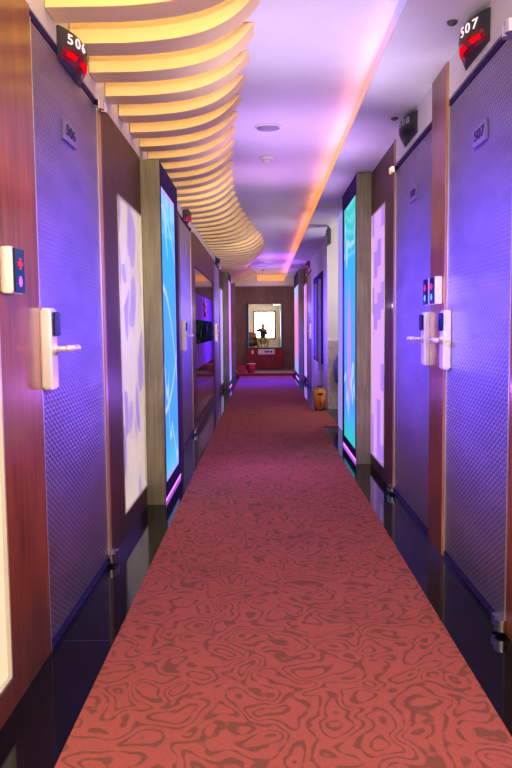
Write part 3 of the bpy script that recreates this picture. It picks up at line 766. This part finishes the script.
# hands: palm and five fingers each, closed on the camera
for (w, sx) in ((8, -1), (11, 1)):
    bxp = Vector(V[w]); i0 = len(V)
    V.append(tuple(bxp+Vector((sx*0.0, 0.035, 0.02)))); Ed.append((w, i0)); Rd.append(.026)
    for k in range(4):
        z = 0.045-0.019*k
        a = len(V)
        V += [tuple(bxp+Vector((sx*0.0, 0.07, z))), tuple(bxp+Vector((-sx*0.018, 0.10, z+0.002))), tuple(bxp+Vector((-sx*0.035, 0.105-0.004*k, z)))]
        Ed += [(i0, a), (a, a+1), (a+1, a+2)]; Rd += [.0088, .0082, .0072]
    a = len(V)
    V += [tuple(bxp+Vector((-sx*0.018, 0.04, 0.0))), tuple(bxp+Vector((-sx*0.034, 0.055, 0.012)))]
    Ed += [(i0, a), (a, a+1)]; Rd += [.0095, .008]
skin('body', V, Ed, Rd, 'skin', t)
# clothes follow the body
skin('shirt', [V[0], V[1], V[2], V[3], V[6], V[7], (-0.12, PY+0.27, 1.015), V[9], V[10], (0.11, PY+0.27, 0.96)], [(0,1),(1,2),(2,3),(3,4),(4,5),(5,6),(3,7),(7,8),(8,9)],
     [.13, .125, .142, .118, .072, .052, .038, .072, .052, .038], 'shirt', t)
skin('trousers', [V[0], V[12], V[13], (-0.205, PY+0.305, 0.13), V[16], V[17], (0.205, PY+0.305, 0.13)], [(0,1),(1,2),(2,3),(0,4),(4,5),(5,6)], [.128, .098, .072, .055, .098, .072, .055], 'khaki', t)
for sx in (-1, 1):
    bm = new(); box(bm, sx*0.215-0.045, sx*0.215+0.045, PY+0.22, PY+0.50, 0.0095, 0.095); obj('shoe', bm, 'black', t, 0.03, True, 3)
bm = new(); ball(bm, (0, PY+0.125, 1.145), (0.075, 0.095, 0.108), 24, 16); ball(bm, (0, PY+0.215, 1.135), (0.012, 0.02, 0.02)); ball(bm, (-0.076, PY+0.12, 1.14), (0.012, 0.02, 0.03)); ball(bm, (0.076, PY+0.12, 1.14), (0.012, 0.02, 0.03))
hd = obj('head', bm, 'skin', t, smooth=True)
bm = new(); ball(bm, (0, PY+0.105, 1.175), (0.083, 0.100, 0.092), 24, 16); obj('hair', bm, 'hair', hd, smooth=True)
bm = new(); ball(bm, (-0.028, PY+0.212, 1.155), 0.010); obj('eye', bm, 'black', hd, smooth=True)
bm = new(); ball(bm, (0.028, PY+0.212, 1.155), 0.010); obj('eye', bm, 'black', hd, smooth=True)
bm = new(); ball(bm, (0, PY+0.213, 1.095), (0.024, 0.006, 0.006)); obj('mouth', bm, 'crimson', hd, smooth=True)
t = thing('photo_camera', (0, PY+0.40, 1.0), 'black photo camera held up by the seated person in the mirror', 'camera')
obj('body', bx(-0.062, 0.062, PY+0.36, PY+0.43, 1.005, 1.09), 'black', t, 0.008)
bm = new(); tube(bm, (0, PY+0.431, 1.045), (0, PY+0.50, 1.045), 0.034, 0.036, 24); obj('lens', bm, 'dark', t, smooth=False)
t = thing('low_stool', (0, PY-0.05, 0), 'low round wooden stool under the seated person', 'stool')
bm = new(); lathe(bm, (0, PY-0.05, 0.29), [(0.001, 0), (0.15, 0), (0.16, 0.01), (0.16, 0.04), (0.001, 0.045)], 28); obj('seat', bm, 'wood', t)
for a in range(4):
    an = math.pi/4+a*math.pi/2
    bm = new(); tube(bm, (0.10*math.cos(an), PY-0.05+0.10*math.sin(an), 0.29), (0.14*math.cos(an), PY-0.05+0.14*math.sin(an), 0.015), 0.014); obj('leg', bm, 'wood', t)

# ------------------------------------------------------------------ lights
def spot(loc, tgt, col, e, ang=110, blend=1.0, r=0.02):
    l = bpy.data.lights.new('added_spot', 'SPOT'); l.color = col; l.energy = e; l.spot_size = math.radians(ang); l.spot_blend = blend; l.shadow_soft_size = 0.0
    o = bpy.data.objects.new('added_spot', l); COL.objects.link(o); o.location = loc
    o.rotation_euler = (Vector(tgt)-Vector(loc)).to_track_quat('-Z', 'Y').to_euler(); return o
def area(loc, tgt, col, e, sx, sy, spread=180):
    l = bpy.data.lights.new('area_lamp', 'AREA'); l.shape = 'RECTANGLE'; l.size = sx; l.size_y = sy; l.color = col; l.energy = e; l.spread = math.radians(spread)
    o = bpy.data.objects.new('area_lamp', l); COL.objects.link(o); o.location = loc
    o.rotation_euler = (Vector(tgt)-Vector(loc)).to_track_quat('-Z', 'Z').to_euler(); return o
def point(loc, col, e, r=0.0):
    l = bpy.data.lights.new('point_lamp', 'POINT'); l.color = col; l.energy = e; l.shadow_soft_size = r
    o = bpy.data.objects.new('point_lamp', l); COL.objects.link(o); o.location = loc; return o
V1 = (0.15, 0.08, 1.0)
area((0.08, YB+0.06, 1.2), (0.08, 5, 0.9), (1.0, 0.90, 0.74), 60, 1.0, 1.3)
# added warm lamps, unseen, brighten the near part of the hall
point((0.0, 0.5, 1.5), (1.0, 0.88, 0.70), 9)
spot((0.1, 0.9, 2.1), (0.06, 2.0, 0.0), (1.0, 0.86, 0.74), 60, 110)
point((0.35, 1.3, 1.5), (1.0, 0.92, 0.72), 7)
spot((0.0, 0.2, 1.45), (-0.35, 3.2, 2.2), (1.0, 0.84, 0.55), 90, 56)  # added spots without fixtures, here and below, light the fin faces
spot((-0.1, 4.2, 1.5), (-0.35, 8.0, 2.2), (1.0, 0.86, 0.66), 60, 50)
spot((-0.1, 8.0, 1.6), (-0.2, 11.0, 2.2), (1.0, 0.88, 0.72), 30, 50)
for (y, e) in ((2.68, 130), (3.85, 170), (6.4, 160), (9.0, 100), (10.8, 150), (12.4, 130)):  # added unseen violet spots at mid height tint the doors and walls
    if y != 3.85: spot((0.20, y, 1.20), (-0.8, y, 1.12), V1, e, 98)
    else: spot((0.20, 3.5, 1.2), (-0.8, 3.5, 1.1), V1, 40, 80)
    spot((-0.10, y+0.05, 1.20), (0.9, y+0.05, 1.12), V1, e*(1.5 if y == 2.68 else 1), 98)
for (y, c, e) in ((1.6, (0.92, 0.90, 1.0), 30), (3.1, (0.80, 0.70, 1.0), 30), (4.5, (0.76, 0.46, 1.0), 36), (5.7, (0.90, 0.36, 0.95), 24), (8.6, (0.55, 0.5, 0.8), 8), (12.4, (0.40, 0.12, 1.0), 50), (14.2, (0.42, 0.14, 1.0), 30)):  # added upward spots, no visible source, wash the ceiling in colour
    spot((0.20, y, 1.30), (0.20, y, 2.4), c, e, 92)
point((-0.05, 5.1, 0.6), (0.38, 0.18, 1.0), 11)  # added lamp without a fixture, tints the carpet violet halfway down
spot((0.05, 13.6, 2.0), (0.05, 13.6, 0), (0.0, 0.02, 1.0), 620, 100)  # added unseen spot turns the far carpet blue
spot((-0.1, 2.7, 1.35), (-0.65, 4.12, 1.1), (1.0, 0.92, 0.66), 16, 55)  # this and the next spots are added to brighten the oak pillars
spot((0.25, 3.9, 1.35), (0.77, 5.33, 1.1), (1.0, 0.92, 0.70), 12, 55)
spot((-0.1, 10.6, 1.35), (-0.65, 12.2, 1.1), (1.0, 0.95, 0.75), 14, 55)
spot((0.1, 12.6, 1.35), (0.77, 14.0, 1.1), (0.9, 1.0, 0.8), 10, 45)
point((0.1, 8.4, 1.3), (0.95, 0.88, 0.95), 1.5)  # added unseen neutral fill, like the next point
point((0.1, 11.3, 1.3), (0.8, 0.75, 1.0), 2.5)
point((1.3, 8.2, 1.6), (1.0, 0.92, 0.8), 14)
point((0.1, 15.6, 1.5), (1.0, 0.86, 0.74), 6)  # added lamp brightening the end wall
for (y, c, e) in ((1.9, (1.0, 0.97, 0.92), 16), (3.2, (0.95, 0.88, 1.0), 14), (4.6, (0.8, 0.6, 1.0), 12)): spot((0.55, y, 1.0), (0.74, y+0.2, 2.2), c, e, 44)  # added spots from below lift the soffit; no such fittings there
spot((0.15, 1.9, 1.3), (-0.7, 2.02, 1.15), (0.75, 0.32, 0.75), 24, 80)  # added spot gives the near veneer its pink violet tint
# coloured cove glow on the ceiling beside the strip
for (y0, y1, c, e) in ((0.5, 2.9, (0.12, 0.20, 1.0), 0.55), (2.9, 4.2, (1.0, 0.30, 0.22), 0.4), (4.2, 7.4, (1.0, 0.36, 0.06), 1.2), (7.6, 11.6, (1.0, 0.30, 0.06), 1.6), (11.8, 16.0, (1.0, 0.25, 0.5), 1.8)):
    area((0.505, (y0+y1)/2, ZS+0.012), (0.46, (y0+y1)/2, ZC), c, e, 0.02, y1-y0, 180)
w = bpy.data.worlds.new('World'); S.world = w; w.use_nodes = True
w.node_tree.nodes['Background'].inputs[0].default_value = (0.5, 0.45, 0.6, 1); w.node_tree.nodes['Background'].inputs[1].default_value = 0.3
S.cycles.sample_clamp_indirect = 4.0
S.cycles.max_bounces = 8

# ------------------------------------------------------------------ camera
cam = bpy.data.cameras.new('camera_view'); co = bpy.data.objects.new('camera_view', cam); COL.objects.link(co)
cam.sensor_fit = 'VERTICAL'; cam.sensor_height = 36.0; cam.sensor_width = 24.0
cam.lens = 700.0/768*36.0; cam.clip_start = 0.02
p, yw, rl = 0.0797266, 0.0107648, -0.010
fwd = Vector((-math.sin(yw)*math.cos(p), math.cos(yw)*math.cos(p), -math.sin(p)))
rt = Vector((math.cos(yw), math.sin(yw), 0)); up = rt.cross(fwd)
r2 = rt*math.cos(rl)+up*math.sin(rl); u2 = up*math.cos(rl)-rt*math.sin(rl)
mt = Matrix((( r2.x, u2.x, -fwd.x), (r2.y, u2.y, -fwd.y), (r2.z, u2.z, -fwd.z))).to_4x4()
mt.translation = (0, 0, 1.05); co.matrix_world = mt
S.camera = co
